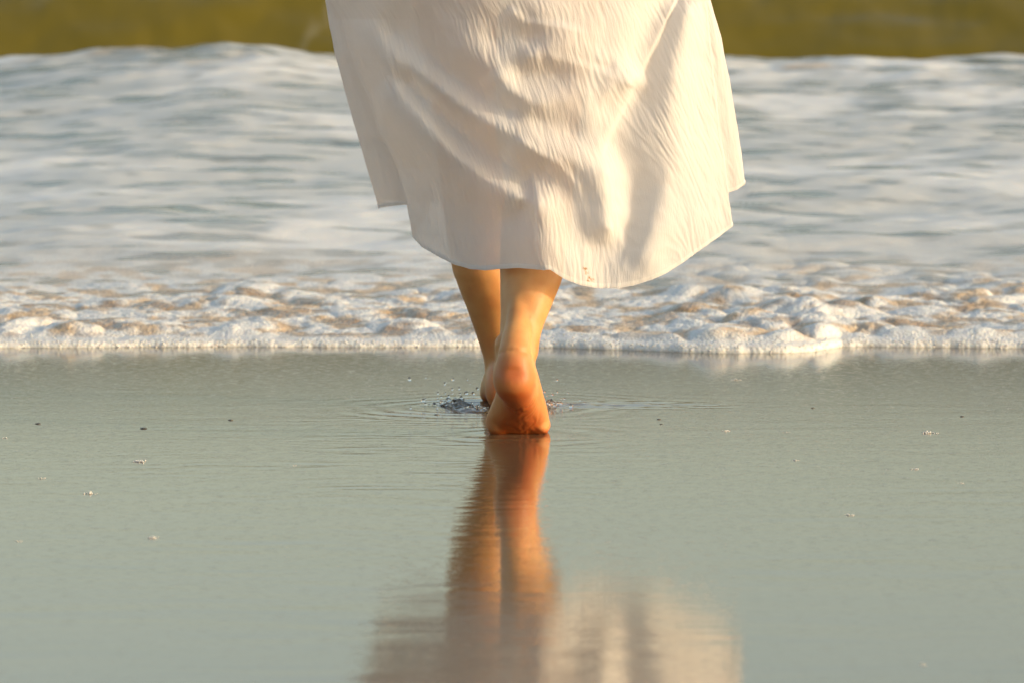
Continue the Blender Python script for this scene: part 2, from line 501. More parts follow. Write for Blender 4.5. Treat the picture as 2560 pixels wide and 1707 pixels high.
class Soup:
    def __init__(s): s.v, s.f, s.n = [], [], 0
    def loft(s, rings):
        k = len(rings[0]); m = len(rings)
        V = np.concatenate(rings + [rings[0].mean(0)[None], rings[-1].mean(0)[None]])
        F = [tuple(int(x) + s.n for x in q) for q in grid_faces(m, k, True)]
        a, b = m * k, m * k + 1
        F += [(a + s.n, (j + 1) % k + s.n, j + s.n) for j in range(k)]
        F += [(b + s.n, (m - 1) * k + j + s.n, (m - 1) * k + (j + 1) % k + s.n) for j in range(k)]
        s.v.append(V); s.f += F; s.n += len(V)
    def tube(s, rows, m=5, k=32):
        """rows: x, y, z, half width, half depth; the sections stay level"""
        C = catmull(rows, m)
        s.loft([ring(c[:3], (1, 0, 0), (0, 1, 0), c[3], c[4], k) for c in C])
    def limb(s, rows, m=5, k=24):
        """rows: x, y, z, radius; the sections stand square to the path"""
        C = catmull(rows, m); T = np.gradient(C[:, :3], axis=0)
        rings = []
        for c, t in zip(C, T):
            t = t / np.linalg.norm(t); a = np.cross(t, (0.03, .2, 1.0) if abs(t[2]) < .9 else (1, 0, .0)); a /= np.linalg.norm(a)
            rings.append(ring(c[:3], a, np.cross(t, a), c[3], c[3], k))
        rings[0] = rings[0]; s.loft(rings)
    def ball(s, c, r):
        v, f = ICO2
        s.v.append(v * np.asarray(r)[None] + np.asarray(c)[None]); s.f += [tuple(int(x) + s.n for x in q) for q in f]; s.n += len(v)

def foot(sp, pivot, pitch, yaw, side):
    """side +1 right foot (big toe at -x). pivot: ground point under the ball."""
    ca, sa = math.cos(pitch), math.sin(pitch)
    cy, sy = math.cos(yaw), math.sin(yaw)
    def world(lat, along, up):            # yaw about the ball, pivot on the ground
        x, y = lat * cy + along * sy, -lat * sy + along * cy
        return np.array((pivot[0] + x, pivot[1] + y, pivot[2] + up))
    B = .155
    def frame(s):
        w = float(sm(B - .012, B + .03, s)); th = pitch * (1 - w)
        return math.cos(th), math.sin(th)
    path = {}; s = B; y = z = 0.0
    ss = np.arange(0, .24, .001)
    def pos(s_):
        n_ = max(2, int(abs(s_ - B) / .002) + 2); q = np.linspace(B, s_, n_); y = z = 0.0
        for a_, b_ in zip(q[:-1], q[1:]):
            c_, s2 = frame((a_ + b_) / 2); y += c_ * (b_ - a_); z += -s2 * (b_ - a_)
        return y, z
    # s, lateral centre, half width, bottom, top
    rows = [(-.026, .000, .009, .020, .040), (-.0225, .000, .0175, .012, .050), (-.0145, .000, .0245, .005, .060), (-.002, .000, .0290, .0015, .070), (.016, .000, .0310, .001, .080),
            (.036, .001, .0300, .003, .086), (.058, .003, .0295, .005, .088), (.082, .004, .0315, .006, .082), (.108, .004, .0360, .004, .068),
            (.134, .002, .0425, .002, .054), (.156, .000, .0465, .000, .044), (.176, .001, .0470, .001, .035), (.192, .003, .0430, .003, .029), (.204, .006, .034, .005, .024)]
    C = catmull(rows, 4); rings = []
    for s_, cx, w, b, t in C:
        y, z = pos(s_); c_, s2 = frame(s_)
        ax = world(1, 0, 0) - world(0, 0, 0)
        nv = world(0, s2, c_) - world(0, 0, 0)
        mid = (b + t) / 2
        c = world(side * cx, y + s2 * mid, z + c_ * mid)
        rr = ring(c, ax, nv, w, (t - b) / 2, 40, power=2.25)
        # medial arch: lift the sole on the inner side of the midfoot
        rel = rr - c; lat = rel @ ax * side; up = rel @ nv
        arch = .011 * math.exp(-((s_ - .075) / .035) ** 2)
        lift = arch * np.clip(-lat / w, 0, 1) * (up < 0)
        rings.append(rr + lift[:, None] * nv[None])
    sp.loft(rings)
    toes = [(-.0285, .185, .047, .0125, .0120), (-.0070, .190, .043, .0085, .0085), (.0090, .188, .038, .0080, .0080), (.0235, .181, .033, .0078, .0078), (.0375, .168, .030, .0085, .0088)]
    for lat, s0, ln, r, h in toes:
        rws = []
        for k, (f_, rr, up) in enumerate(((0, .85, 1.3), (.35, .95, 1.35), (.7, 1.0, 1.1), (.92, .85, .9), (1.0, .45, .8))):
            y, z = pos(s0 + ln * f_); p = world(side * (lat * (1 - .03 * k)), y, z + h * up)
            rws.append((*p, r * rr))
        sp.limb(rws, 4, 20)
    # ball pads
    for lat, s_, r in ((-.026, .158, (.019, .022, .017)), (.033, .156, (.014, .022, .014))):
        y, z = pos(s_); c_, s2 = frame(s_); sp.ball(world(side * lat, y + s2 * .016, z + c_ * .016), r)
    def on(s_, lat, up):
        y, z = pos(s_); c_, s2 = frame(s_)
        return world(side * lat, y + s2 * up, z + c_ * up)
    return on

def xz(px, Y): return (px - 1280) / FPX * (Y - CAMY) / math.cos(PITCH)
sp = Soup()
PR = R(24.5)
onR = foot(sp, (.0075, .0, -.003), PR, R(2), +1)
# right shank, photo rows of the outline with the depth of the leg's axis
rowsR = []
for py, l, r, Yc, dep in ((905, 1240, 1338, -.082, .036), (892, 1240, 1343, -.078, .035), (880, 1240, 1347, -.073, .034), (857, 1246, 1349, -.066, .034), (837, 1249, 1353, -.060, .034), (810, 1250, 1361, -.051, .036), (786, 1251, 1371, -.044, .039),
                          (735, 1250, 1392, -.028, .046), (698, 1250, 1406, -.016, .051), (660, 1249, 1414, -.003, .055)):
    zc = float(at(1280, py, Yc)[2])
    rowsR.append((xz((l + r) / 2, Yc), Yc, zc, (r - l) / 2 / FPX * (Yc - CAMY), dep))
rowsR += [(.036, .022, .31, .050, .058), (.045, .055, .385, .047, .056), (.052, .086, .45, .047, .055), (.057, .100, .50, .052, .060), (.070, .105, .60, .063, .068), (.082, .105, .72, .076, .080), (.088, .105, .84, .086, .092)]
sp.tube(rowsR, 4, 40)
# Achilles tendon and ankle bones
a0 = onR(-.008, .001, .052)
sp.limb([(*onR(-.004, .0, .042), .0265), (*onR(-.007, .0005, .064), .0240), (*onR(.000, .001, .086), .0210), (.0085, -.080, .160, .0185), (.011, -.058, .195, .0150), (.014, -.034, .23, .010)], 6, 24)
sp.ball(onR(.036, .0215, .085), (.011, .014, .016)); sp.ball(onR(.030, -.0195, .092), (.011, .014, .016))
# left foot and shank
onL = foot(sp, (-.003, .580, -.006), R(0), R(3), -1)
rowsL = []
for py, l, hw, Yc, dep in ((985, 1222, .0300, .372, .036), (965, 1214, .0305, .377, .034), (938, 1212, .0300, .380, .033), (904, 1210, .0305, .382, .034), (870, 1201, .0335, .382, .036), (837, 1190, .037, .380, .040), (803, 1178, .0405, .376, .045),
                           (769, 1166, .0445, .371, .050), (735, 1152, .0475, .366, .054), (701, 1140, .0495, .362, .056), (661, 1128, .050, .358, .057)):
    Yc += .09
    zc = float(at(1280, py, Yc)[2])
    rowsL.append((xz(l, Yc) + hw, Yc, zc, hw, dep))
rowsL += [(-.058, .440, .33, .050, .056), (-.068, .425, .40, .046, .054), (-.074, .405, .46, .047, .056), (-.077, .370, .52, .053, .060), (-.083, .280, .62, .064, .068), (-.087, .180, .74, .077, .080), (-.088, .135, .84, .086, .092)]
sp.tube(rowsL, 4, 40)
sp.limb([(*onL(.003, .0, .042), .024), (*onL(.004, .0, .070), .016), (-.012, .447, .13, .012), (-.018, .442, .18, .012), (-.024, .435, .24, .012)], 5, 20)
sp.ball(onL(.036, .0215, .080), (.011, .014, .016)); sp.ball(onL(.030, -.0195, .088), (.011, .014, .016))
# hips, trunk, neck, head and arms (above the picture)
sp.tube([(0, .12, .76, .12, .09), (0, .12, .84, .168, .115), (0, .12, .92, .172, .115), (0, .12, 1.0, .142, .098), (0, .12, 1.07, .126, .09), (0, .125, 1.16, .138, .098),
         (0, .13, 1.26, .155, .105), (0, .135, 1.34, .165, .095), (0, .14, 1.39, .12, .07), (0, .14, 1.42, .062, .055), (0, .145, 1.47, .052, .055), (0, .15, 1.50, .052, .058)], 4, 36)
sp.ball((0, .165, 1.58), (.072, .092, .108)); sp.ball((0, .185, 1.53), (.055, .065, .065))
sp.ball((0, .262, 1.565), (.012, .016, .02)); sp.ball((.074, .16, 1.57), (.01, .02, .03)); sp.ball((-.074, .16, 1.57), (.01, .02, .03))
for s_ in (-1, 1):
    sp.limb([(s_ * .13, .14, 1.36, .045), (s_ * .185, .14, 1.34, .046), (s_ * .20, .13, 1.22, .041), (s_ * .21, .13, 1.08, .036), (s_ * .20, .20, 1.02, .036), (s_ * .16, .30, 1.06, .031), (s_ * .11, .37, 1.11, .023), (s_ * .09, .40, 1.13, .022)], 5, 22)
    sp.limb([(s_ * .10, .39, 1.125, .022), (s_ * .075, .425, 1.15, .028), (s_ * .055, .45, 1.17, .026), (s_ * .045, .462, 1.18, .012)], 4, 18)
    for k in range(4):
        sp.limb([(s_ * (.062 - .004 * k), .445 - .006 * k, 1.175 - .014 * k, .009), (s_ * (.035 - .004 * k), .470 - .004 * k, 1.185 - .016 * k, .0085), (s_ * (.010 - .003 * k), .475, 1.180 - .016 * k, .007)], 4, 12)
    sp.limb([(s_ * .075, .41, 1.17, .011), (s_ * .062, .415, 1.20, .010), (s_ * .045, .425, 1.215, .008)], 4, 12)

person = bpy.data.objects.new('person', None); COL.objects.link(person)
tag(person, 'barefoot person in a long white dress walking away towards the sea', 'person')
tmp = mesh_obj('soup', np.concatenate(sp.v), sp.f, M_SKIN)
md = tmp.modifiers.new('r', 'REMESH'); md.mode = 'VOXEL'; md.voxel_size = .0026
md2 = tmp.modifiers.new('s', 'SMOOTH'); md2.factor = .5; md2.iterations = 20
dg = bpy.context.evaluated_depsgraph_get()
me = bpy.data.meshes.new_from_object(tmp.evaluated_get(dg))
bpy.data.objects.remove(tmp)
me.name = 'body'
if not me.materials: me.materials.append(M_SKIN)
nv = len(me.vertices); co = np.empty(nv * 3, np.float32); me.vertices.foreach_get('co', co); co = co.reshape(-1, 3)
nor = np.empty(nv * 3, np.float32); me.vertices.foreach_get('normal', nor); nor = nor.reshape(-1, 3)
# sole creases: fine skin folds running over the arch of the raised foot
hp = onR(.0, 0, .03)
sole = np.clip(-nor[:, 2], 0, 1) * (co[:, 2] < .11) * (co[:, 1] < .1)
u_, v_ = co[:, 0], (co[:, 1] - hp[1])
cr = perlin(u_ * 150 + 22 * v_ + 3 * perlin(u_ * 40, v_ * 40), v_ * 38)
co += nor * (sole * -.0017 * np.clip(cr, -.2, 1) * sm(.015, .05, v_) * (1 - sm(.12, .15, v_)))[:, None]
me.vertices.foreach_set('co', co.ravel())
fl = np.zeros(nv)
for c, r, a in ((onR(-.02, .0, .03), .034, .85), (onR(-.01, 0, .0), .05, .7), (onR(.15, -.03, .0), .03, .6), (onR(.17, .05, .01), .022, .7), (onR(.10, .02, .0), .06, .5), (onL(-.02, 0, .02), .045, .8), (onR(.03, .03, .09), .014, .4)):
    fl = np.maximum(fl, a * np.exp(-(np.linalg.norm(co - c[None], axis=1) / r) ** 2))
fl = np.maximum(fl, .95 * np.clip(-nor[:, 2] * 1.5 - .1, 0, 1) * sm(.125, .085, co[:, 2]))  # down-facing skin low on the feet: sole redness plus painted shade
at_ = me.attributes.new('flush_shade', 'FLOAT', 'POINT'); at_.data.foreach_set('value', fl.astype(np.float32))
me.polygons.foreach_set('use_smooth', [True] * len(me.polygons)); me.update()
body = bpy.data.objects.new('body', me); COL.objects.link(body); body.parent = person
body['label'] = 'bare legs with the right heel lifted off the wet sand'
v, f = ICO2
hv = v * np.array((.080, .098, .112)) + np.array((0, .150, 1.60)); hv[:, 2] -= .05 * np.clip(.10 - hv[:, 1], 0, 1) * 10 * .3
hair = mesh_obj('hair', hv, f, M_HAIR, person)

# ------------------------------------------------------------------ person: dress
def Z2(pts): return [(x / 2.0634 + 780, y / 2.0634) for x, y in pts]   # close-up coordinates -> photo pixels
def curve_x(pts):
    pts = sorted(pts, key=lambda q: q[1]); ys = [q[1] for q in pts]; xs = [q[0] for q in pts]
    return lambda py: np.interp(py, ys, xs)
up_ = [(-1050,), (-700,), (-350,)]
XL = curve_x([(1125, -1050), (1068, -700), (940, -330)] + Z2([(90, 0), (150, 100), (200, 300), (290, 520), (350, 700), (440, 870), (490, 1050), (502, 1120), (520, 1220), (540, 1400)]))
XR = curve_x([(1435, -1050), (1492, -700), (1640, -330)] + Z2([(2025, 0), (2040, 80), (2055, 250), (2082, 500), (2105, 700), (2130, 850), (2147, 980), (2158, 1090), (2168, 1165), (2172, 1400)]))
SL = curve_x([(1095, -1050), (1038, -700), (905, -330)] + Z2([(70, 0), (120, 280), (190, 540), (260, 780), (310, 950), (345, 1072), (360, 1200)]))
SR = curve_x([(1465, -1050), (1522, -700), (1672, -330)] + Z2([(2052, 0), (2110, 200), (2172, 530), (2202, 720), (2232, 942), (2240, 1200)]))
_hem = Z2([(520, 1220), (560, 1270), (640, 1320), (720, 1360), (800, 1385), (880, 1390), (970, 1382), (1060, 1380), (1150, 1388), (1215, 1387), (1250, 1410), (1300, 1440), (1370, 1468), (1450, 1483), (1560, 1485), (1650, 1470),
           (1740, 1440), (1820, 1405), (1900, 1355), (2000, 1285), (2090, 1222), (2168, 1165)])
HX = np.array([q[0] for q in _hem]); HYp = np.array([q[1] for q in _hem])

# folds: offsets in cm towards the camera along lines of the close-up
FOLDS = [
    (1.5, [(400, 420), (560, 600), (720, 790), (900, 930), (1150, 1060)]),
    (-1.3, [(500, 430), (660, 580), (840, 730), (1000, 840), (1110, 910)]),
    (1.2, [(300, 150), (480, 330), (740, 540), (900, 640), (1060, 705)]),
    (-1.3, [(420, 180), (700, 390), (900, 510), (1010, 570)]),
    (.6, [(760, 250), (950, 400), (1020, 470), (1200, 540)]),
    (-1.2, [(940, 215), (1130, 200)]), (.5, [(1180, 90), (1440, 175)]), (.8, [(1130, 290), (1400, 285), (1580, 340)]),
    (-1.2, [(1080, 395), (1250, 375)]), (.6, [(1640, 440), (1430, 490), (1300, 520)]),
    (-.8, [(1170, 620), (1330, 690)]),
    (1.5, [(1090, 735), (1250, 800), (1400, 845), (1510, 890)]), (1.0, [(1545, 1000), (1535, 1180)]),
    (-1.2, [(1190, 880), (1290, 935), (1370, 1050), (1400, 1200), (1450, 1310)]),
    (.7, [(1215, 1050), (1230, 1250), (1290, 1390)]),
    (-.6, [(1090, 980), (1095, 1180), (1100, 1340)]),
    (-.1, [(600, 1120), (800, 1180), (950, 1290), (700, 1330)]),
    (-2.3, [(1870, 0), (1745, 270), (1650, 460), (1580, 600), (1540, 740), (1610, 900), (1620, 1050), (1600, 1180)]),
    (.15, [(1500, 180), (1430, 640), (1600, 120)]),
    (1.2, [(1930, 60), (1860, 400), (1845, 650), (1870, 820), (1815, 1000), (1755, 1180), (1700, 1330)]),
    (.2, [(2010, 300), (2060, 620), (2080, 900), (2000, 1120), (1900, 1300)]),
    (-1.2, [(1480, 1260), (1610, 1300), (1500, 1400)]),
    (0, [(100, 0), (600, 0), (900, -40), (1200, -60), (1500, -60)]),
    (0, [(160, 300), (300, 700), (480, 1050), (520, 1220)]),
    (0, [(2150, 1100), (2120, 800), (2060, 350), (2030, 60)]),
]
cp_, ch_ = [], []
for h, pts in FOLDS:
    pts = np.array(pts, float)
    for a, b in zip(pts[:-1], pts[1:]):
        m_ = max(1, int(np.linalg.norm(b - a) / 75))
        for t in np.arange(m_) / m_: cp_.append(a + (b - a) * t); ch_.append(h)
    cp_.append(pts[-1]); ch_.append(h)
cp_ = np.array(cp_) / 1000.0; ch_ = np.array(ch_)
def kern(r): return np.exp(-(r / .115) ** 1.6)
ch_ = ch_ * .88
K = kern(np.linalg.norm(cp_[:, None] - cp_[None], axis=2)) + .05 * np.eye(len(cp_))
W_ = np.linalg.solve(K, ch_)
def fold_height(px, py):
    q = np.stack([(px - 780) * 2.0634, py * 2.0634], -1) / 1000.0
    out = np.empty(q.shape[:-1])
    for i in range(q.shape[0]):
        out[i] = kern(np.linalg.norm(q[i][:, None] - cp_[None], axis=2)) @ W_
    return out

NB, NT, NF = 400, 16, 150
ROWS = np.concatenate([np.linspace(-1050, -30, 60), np.linspace(-20, 0, 4)])
NV = 300
s = np.linspace(0, 1, NB)
xr_end = XL(560) + (XR(560) - XL(560)) * s
hem_b = np.interp(np.linspace(0, 1, NB), (HX - HX[0]) / (HX[-1] - HX[0]), HYp)
hem_b += 1.0 * perlin(s * 22, s * 0 + .5)
def col_rows(hem):                    # (rows, cols) of photo heights
    top = np.repeat(ROWS[:, None], len(hem), 1)
    t = np.linspace(0, 1, NV + 1)[1:, None]
    return np.concatenate([top, t * hem[None]])
PYb = col_rows(hem_b)
PXb = XL(PYb) + (XR(PYb) - XL(PYb)) * s[None]
# base roundness of the back panel
dw = sm(-1000, 0, PYb)
sh = (s[None] - .0)
prof = np.interp(s, [0, .06, .15, .28, .40, .52, .66, .80, .90, 1.0], [0, 3.2, 7.0, 11.0, 13.9, 14.6, 13.6, 11.4, 9.6, 6.2])
k_ = np.ones(41) / 41; prof = np.convolve(np.pad(prof, 20, 'edge'), k_, 'valid')
Hb = prof[None] * (.60 + .40 * dw)
fh = fold_height(PXb, np.maximum(PYb, -60)) * sm(-260, -20, PYb)
edge = sm(0, .03, s)[None] * sm(0, .02, 1 - s)[None]
Hb = Hb + fh * edge
# the crisp vertical lap in the lower middle
zx = (PXb - 780) * 2.0634; zy = PYb * 2.0634
lx = np.interp(zy, [860, 1000, 1100, 1250, 1330, 1400], [1125, 1152, 1160, 1155, 1172, 1205])
Hb += .75 * sm(-9, 9, zx - lx) * np.exp(-np.clip(zx - lx, 0, 999) / 150) * sm(860, 960, zy)
# the crease that closes the right lobe
cx_ = np.interp(zy, [0, 270, 460, 600, 740, 800], [1870, 1742, 1645, 1572, 1505, 1490])
dcr = zx - cx_
Hb += np.where(zy < 900, 1, 0) * (.9 * np.exp(-(dcr / 60) ** 2) * (dcr < 0) + .9 * np.exp(-(dcr / 14) ** 2) * (dcr >= 0)) * (1 - sm(700, 860, zy)) * sm(-80, 60, zy)
Hb += 2.2 * np.exp(-((zx - 1080) / 190) ** 2) * sm(900, 1300, zy)
def poly_dist(px, py, pts):
    """signed distance to a polyline of the close-up (positive to its right when it runs downwards) and the place along it"""
    best = np.full(px.shape, 1e9); sg = np.zeros(px.shape); al = np.zeros(px.shape)
    n_ = len(pts) - 1
    for i, (a, b) in enumerate(zip(pts[:-1], pts[1:])):
        dx, dy = b[0] - a[0], b[1] - a[1]; l2 = dx * dx + dy * dy
        t = np.clip(((px - a[0]) * dx + (py - a[1]) * dy) / l2, 0, 1)
        ex, ey = px - a[0] - t * dx, py - a[1] - t * dy
        d = np.hypot(ex, ey); m = d < best
        best = np.where(m, d, best); sg = np.where(m, np.sign(dy * ex - dx * ey), sg); al = np.where(m, (i + t) / n_, al)
    return best * sg, al
vis = (zy > -100)
for h, wl, wr, pts in (
    (.85, 170, 40, [(380, 400), (470, 500), (560, 610), (720, 800), (900, 940), (1140, 1060)]),
    (.45, 150, 60, [(620, 430), (760, 560), (900, 650), (1060, 720)]),
    (.70, 110, 30, [(1040, 700), (1130, 780), (1260, 850), (1360, 960), (1405, 1100), (1430, 1270)]),
    (.45, 120, 45, [(930, 360), (1010, 480), (1120, 540), (1260, 590)]),
    (.55, 90, 30, [(1000, 40), (1090, 120), (1290, 150), (1440, 190)]),
    (.45, 90, 36, [(1200, 300), (1400, 350), (1610, 430)]),
):
    d_, al = poly_dist(zx, zy, pts)
    env_ = sm(-.02, .15, al) * (1 - sm(.70, 1.02, al)) * np.exp(-0 * d_)
    Hb += h * env_ * np.where(d_ > 0, np.exp(-(d_ / wr) ** 2), np.exp(-(np.abs(d_) / wl) ** 1.5)) * sm(-120, 30, zy) * edge
Yb = .062 - Hb / 100.0 + .03 * (1 - dw)
# sides and front
def seg(cols_x, cols_y, hems, n):
    """spline across given columns -> n columns (drops the first)"""
    return
def row_interp(P, n):
    """P: list of (rows,cols=1) arrays -> catmull across, n samples per span, without the ends"""
    out = []
    m = len(P)
    for i in range(m - 1):
        p0, p1, p2, p3 = P[max(i - 1, 0)], P[i], P[i + 1], P[min(i + 2, m - 1)]
        for t in np.linspace(0, 1, n, endpoint=False):
            if i == 0 and t == 0: continue
            out.append(.5 * ((2 * p1) + (-p0 + p2) * t + (2 * p0 - 5 * p1 + 4 * p2 - p3) * t * t + (-p0 + 3 * p1 - 3 * p2 + p3) * t ** 3))
    return np.stack(out, 1)
def side_cols(fx, sx, yedge, ysil, hems, sgn):
    cols = []
    for kx, ky, hm in hems:
        py = col_rows(np.array([hm]))[:, 0]
        a, b = fx(py), sx(py)
        ye = yedge(py)
        cols.append(np.stack([a + kx * np.abs(b - a) * sgn + (0 if ky > 0 else 0), ye + ky * (ysil - ye), py], 1))
    return cols
yR = lambda py: np.interp(py, PYb[:, -1], Yb[:, -1])
yL = lambda py: np.interp(py, PYb[:, 0], Yb[:, 0])
colR = [np.stack([PXb[:, -1], Yb[:, -1], PYb[:, -1]], 1)] + side_cols(XR, SR, yR, .050, [(-.45, .60, 484), (-.05, .85, 480), (.55, .90, 472), (1.0, 1.0, 456)], 1)
sideR = row_interp(colR, 8)
colL = side_cols(XL, SL, yL, .20, [(1.0, 1.0, 519), (.60, .62, 514), (.0, .46, 510), (-.8, .34, 509)], -1) + [np.stack([PXb[:, 0], Yb[:, 0], PYb[:, 0]], 1)]
sideL = row_interp(colL, 8)
uu = np.linspace(0, 1, NF)
hemf = 456 + (519 - 456) * uu - 14 * np.sin(math.pi * uu) + 8 * np.sin(uu * 19)
PYf = col_rows(hemf)
ang = (1 - np.cos(math.pi * uu)) / 2
PXf = SR(PYf) + (SL(PYf) - SR(PYf)) * ang[None]
dwf = sm(-1050, 100, PYf)
Yf = (.050 + .150 * sm(0, .5, uu))[None] + np.sin(math.pi * uu)[None] ** .8 * (.09 + .32 * dwf) + dwf * .018 * np.sin(uu * 34)[None] * np.sin(math.pi * uu)[None]
frontc = np.stack([PXf, Yf, PYf], 2)
G = np.concatenate([np.stack([PXb, Yb, PYb], 2), sideR, frontc, sideL], 1)
NR, NC = G.shape[:2]
shy = .10 * (1 - sm(-700, -200, G[..., 2])) * 0
x_, y_, z_ = at(G[..., 0], G[..., 2], G[..., 1] + shy)
Pd = np.stack([x_, y_, z_], 2)
# crinkled muslin: long fine wrinkles that run down the cloth
dcol = np.linalg.norm(np.diff(Pd[-60:], axis=1), axis=2).mean(0); uM = np.concatenate([[0], np.cumsum(dcol)])
U = np.repeat(uM[None], NR, 0); Vv = G[..., 2] / 1750.0
nd = np.cross(np.gradient(Pd, axis=1), np.gradient(Pd, axis=0)); nd /= np.linalg.norm(nd, axis=2, keepdims=True) + 1e-9
nd = np.where((nd[:, :NB, 1].mean() > 0), -nd, nd)
wob = .0030 * perlin(U * 14, Vv * 9) + .0011 * perlin(U * 50, Vv * 40)
slant = .0 + .30 * sm(.36, .50, U) * (U < .66)
cw = U + wob - slant * Vv
c1 = 1 - np.abs(perlin(cw / .0085, Vv / .055)) * 2
c2 = 1 - np.abs(perlin(cw / .0050 + 50, Vv / .034)) * 2
c3 = fbm(U / .035, Vv / .05, 2)
amp = .75 + .5 * perlin(U * 9 + 3, Vv * 9)
crk = (.00072 * c1 + .00056 * c2) * amp + .0009 * c3
Pd = Pd + nd * crk[..., None]
# sand stains near the hem
stain = np.zeros((NR, NC))
for sx_, sy_, sr in ((1462, 672, 6), (1466, 683, 5), (1474, 697, 6), (1483, 702, 5), (1470, 703, 4)):
    dd = np.hypot((G[..., 0] - sx_), (G[..., 2] - sy_)) / sr
    stain = np.maximum(stain, (np.clip(1.3 - dd, 0, 1)) * (G[..., 1] < .12))
stain *= sm(-.25, .15, perlin(G[..., 0] / 5, G[..., 2] / 5))
uvs = np.stack([U, Vv], -1).reshape(-1, 2)
dress = mesh_obj('dress', Pd.reshape(-1, 3), grid_faces(NR, NC, True), M_CLOTH, person, attrs={'stain': stain, 'hemfold': np.zeros(NR * NC)}, uv=uvs)
dress['label'] = 'long white crinkled muslin dress lit by low sun'
# turned and stitched hem: a thin folded band round the lower edge
r0, r1 = NR - 5, NR - 1
bn_sign = 1
band = Pd[r0:r1 + 1]; bn = nd[r0:r1 + 1]
outer = band + bn * .0007
low = (band[-1] + bn[-1] * .0004 - np.array((0, 0, .0014)))[None]
hemv = np.concatenate([outer, low])
mesh_obj('hem', hemv.reshape(-1, 3), grid_faces(len(hemv), NC, True), M_CLOTH, dress, attrs={'stain': np.zeros(len(hemv) * NC), 'hemfold': np.ones(len(hemv) * NC)},
         uv=np.concatenate([uvs.reshape(NR, NC, 2)[r0:r1 + 1], uvs.reshape(NR, NC, 2)[-1:]]).reshape(-1, 2))

# ------------------------------------------------------------------ splash and droplets by the far foot
def splash(name, path, label, seed):
    """a low ragged crest of thrown-up water along a ground path: x, y, height, half thickness"""
    C = catmull(path, 10); T = np.gradient(C[:, :2], axis=0); T /= np.linalg.norm(T, axis=1, keepdims=True) + 1e-9
    N = np.stack([-T[:, 1], T[:, 0]], 1); k = 26; rows = []
    for i, (c, n_) in enumerate(zip(C, N)):
        a = np.linspace(0, math.pi, k)
        q = np.cos(a); hgt = c[2] * np.sin(a) ** .8
        px = c[0] + n_[0] * q * c[3]; py = c[1] + n_[1] * q * c[3]
        nz = fbm(px * 48 + seed, py * 34 + hgt * 40, 3)
        hgt = np.maximum(hgt * (1 + .45 * nz) , -.001) - .001
        px = px + .004 * perlin(px * 90 + 3, hgt * 120 + seed); py = py + .004 * perlin(py * 90 + 9, hgt * 120 + seed)
        rows.append(np.stack([px, py, hgt], 1))
    V = np.array(rows); F0 = grid_faces(len(rows), k)
    rs = np.random.RandomState(40 + seed); m_ = 16 * len(path)
    ci = C[rs.randint(0, len(C), m_)]
    bp = np.stack([ci[:, 0] + rs.normal(0, .012, m_), ci[:, 1] + rs.normal(0, .012, m_), ci[:, 2] * rs.uniform(.1, 1.3, m_)], 1)
    brd = .0010 + .0026 * rs.rand(m_) ** 2.2
    BV, BF = balls(bp, brd)
    tri = np.concatenate([F0[:, [0, 1, 2]], F0[:, [0, 2, 3]]])
    o = mesh_obj(name, np.concatenate([V.reshape(-1, 3), BV]), np.concatenate([tri, BF + V.shape[0] * V.shape[1]]), M_WAT)
    return tag(o, label, 'splash', 'splashes around the far foot')

def gp(px, py): return tuple(float(q) for q in ground(px, py))
splash('water_splash', [(*gp(1098, 1012), .001, .004), (*gp(1128, 1015), .008, .010), (*gp(1145, 1016), .012, .012), (*gp(1160, 1019), .006, .018), (*gp(1185, 1024), .0045, .030), (*gp(1210, 1027), .0045, .030), (*gp(1240, 1026), .004, .02)],
       'low ragged splash of water left of the far foot', 3)
splash('water_splash', [(*gp(1330, 1022), .004, .006), (*gp(1346, 1024), .010, .008), (*gp(1362, 1020), .007, .006), (*gp(1375, 1016), .012, .007), (*gp(1380, 1013), .003, .003)],
       'small curl of splashed water right of the raised heel', 8)

def reg1(zx, zy): return 1000 + .338 * zx, 600 + .338 * zy
drops = [(70, 1027, 3.6), (190, 1015, 2.4), (330, 1062, 2.6), (338, 1052, 1.8), (392, 1030, 2.4), (385, 1102, 2.8), (437, 1097, 2.8), (497, 1030, 2.2), (572, 1098, 2.6), (490, 1130, 3.6), (541, 1132, 3.6),
         (280, 1131, 3.0), (275, 1162, 2.0), (172, 1184, 3.2), (188, 1174, 2.0), (78, 1240, 2.4), (360, 1195, 2.2), (335, 1130, 1.8), (388, 1132, 2.0), (445, 1135, 1.8), (446, 1164, 1.8), (280, 1178, 2.0), (275, 1240, 2.2),
         (310, 1196, 2.2), (520, 1060, 1.6), (300, 1190, 2.0), (1160, 1035, 3.0), (1015, 1160, 2.6), (1065, 1122, 2.6), (1125, 1142, 2.4), (1160, 1124, 2.6), (1240, 1130, 2.0), (1095, 1236, 4.2), (1060, 1222, 2.6), (1075, 1290, 2.4),
         (1090, 1300, 2.0), (1020, 1180, 3.4), (1040, 1172, 2.0), (1215, 1172, 2.0), (1330, 1182, 2.2), (1360, 1200, 2.0), (1085, 1152, 2.0), (1118, 1212, 3.0), (1040, 1228, 2.2)]
dv, df = ICO2
base_drop = None
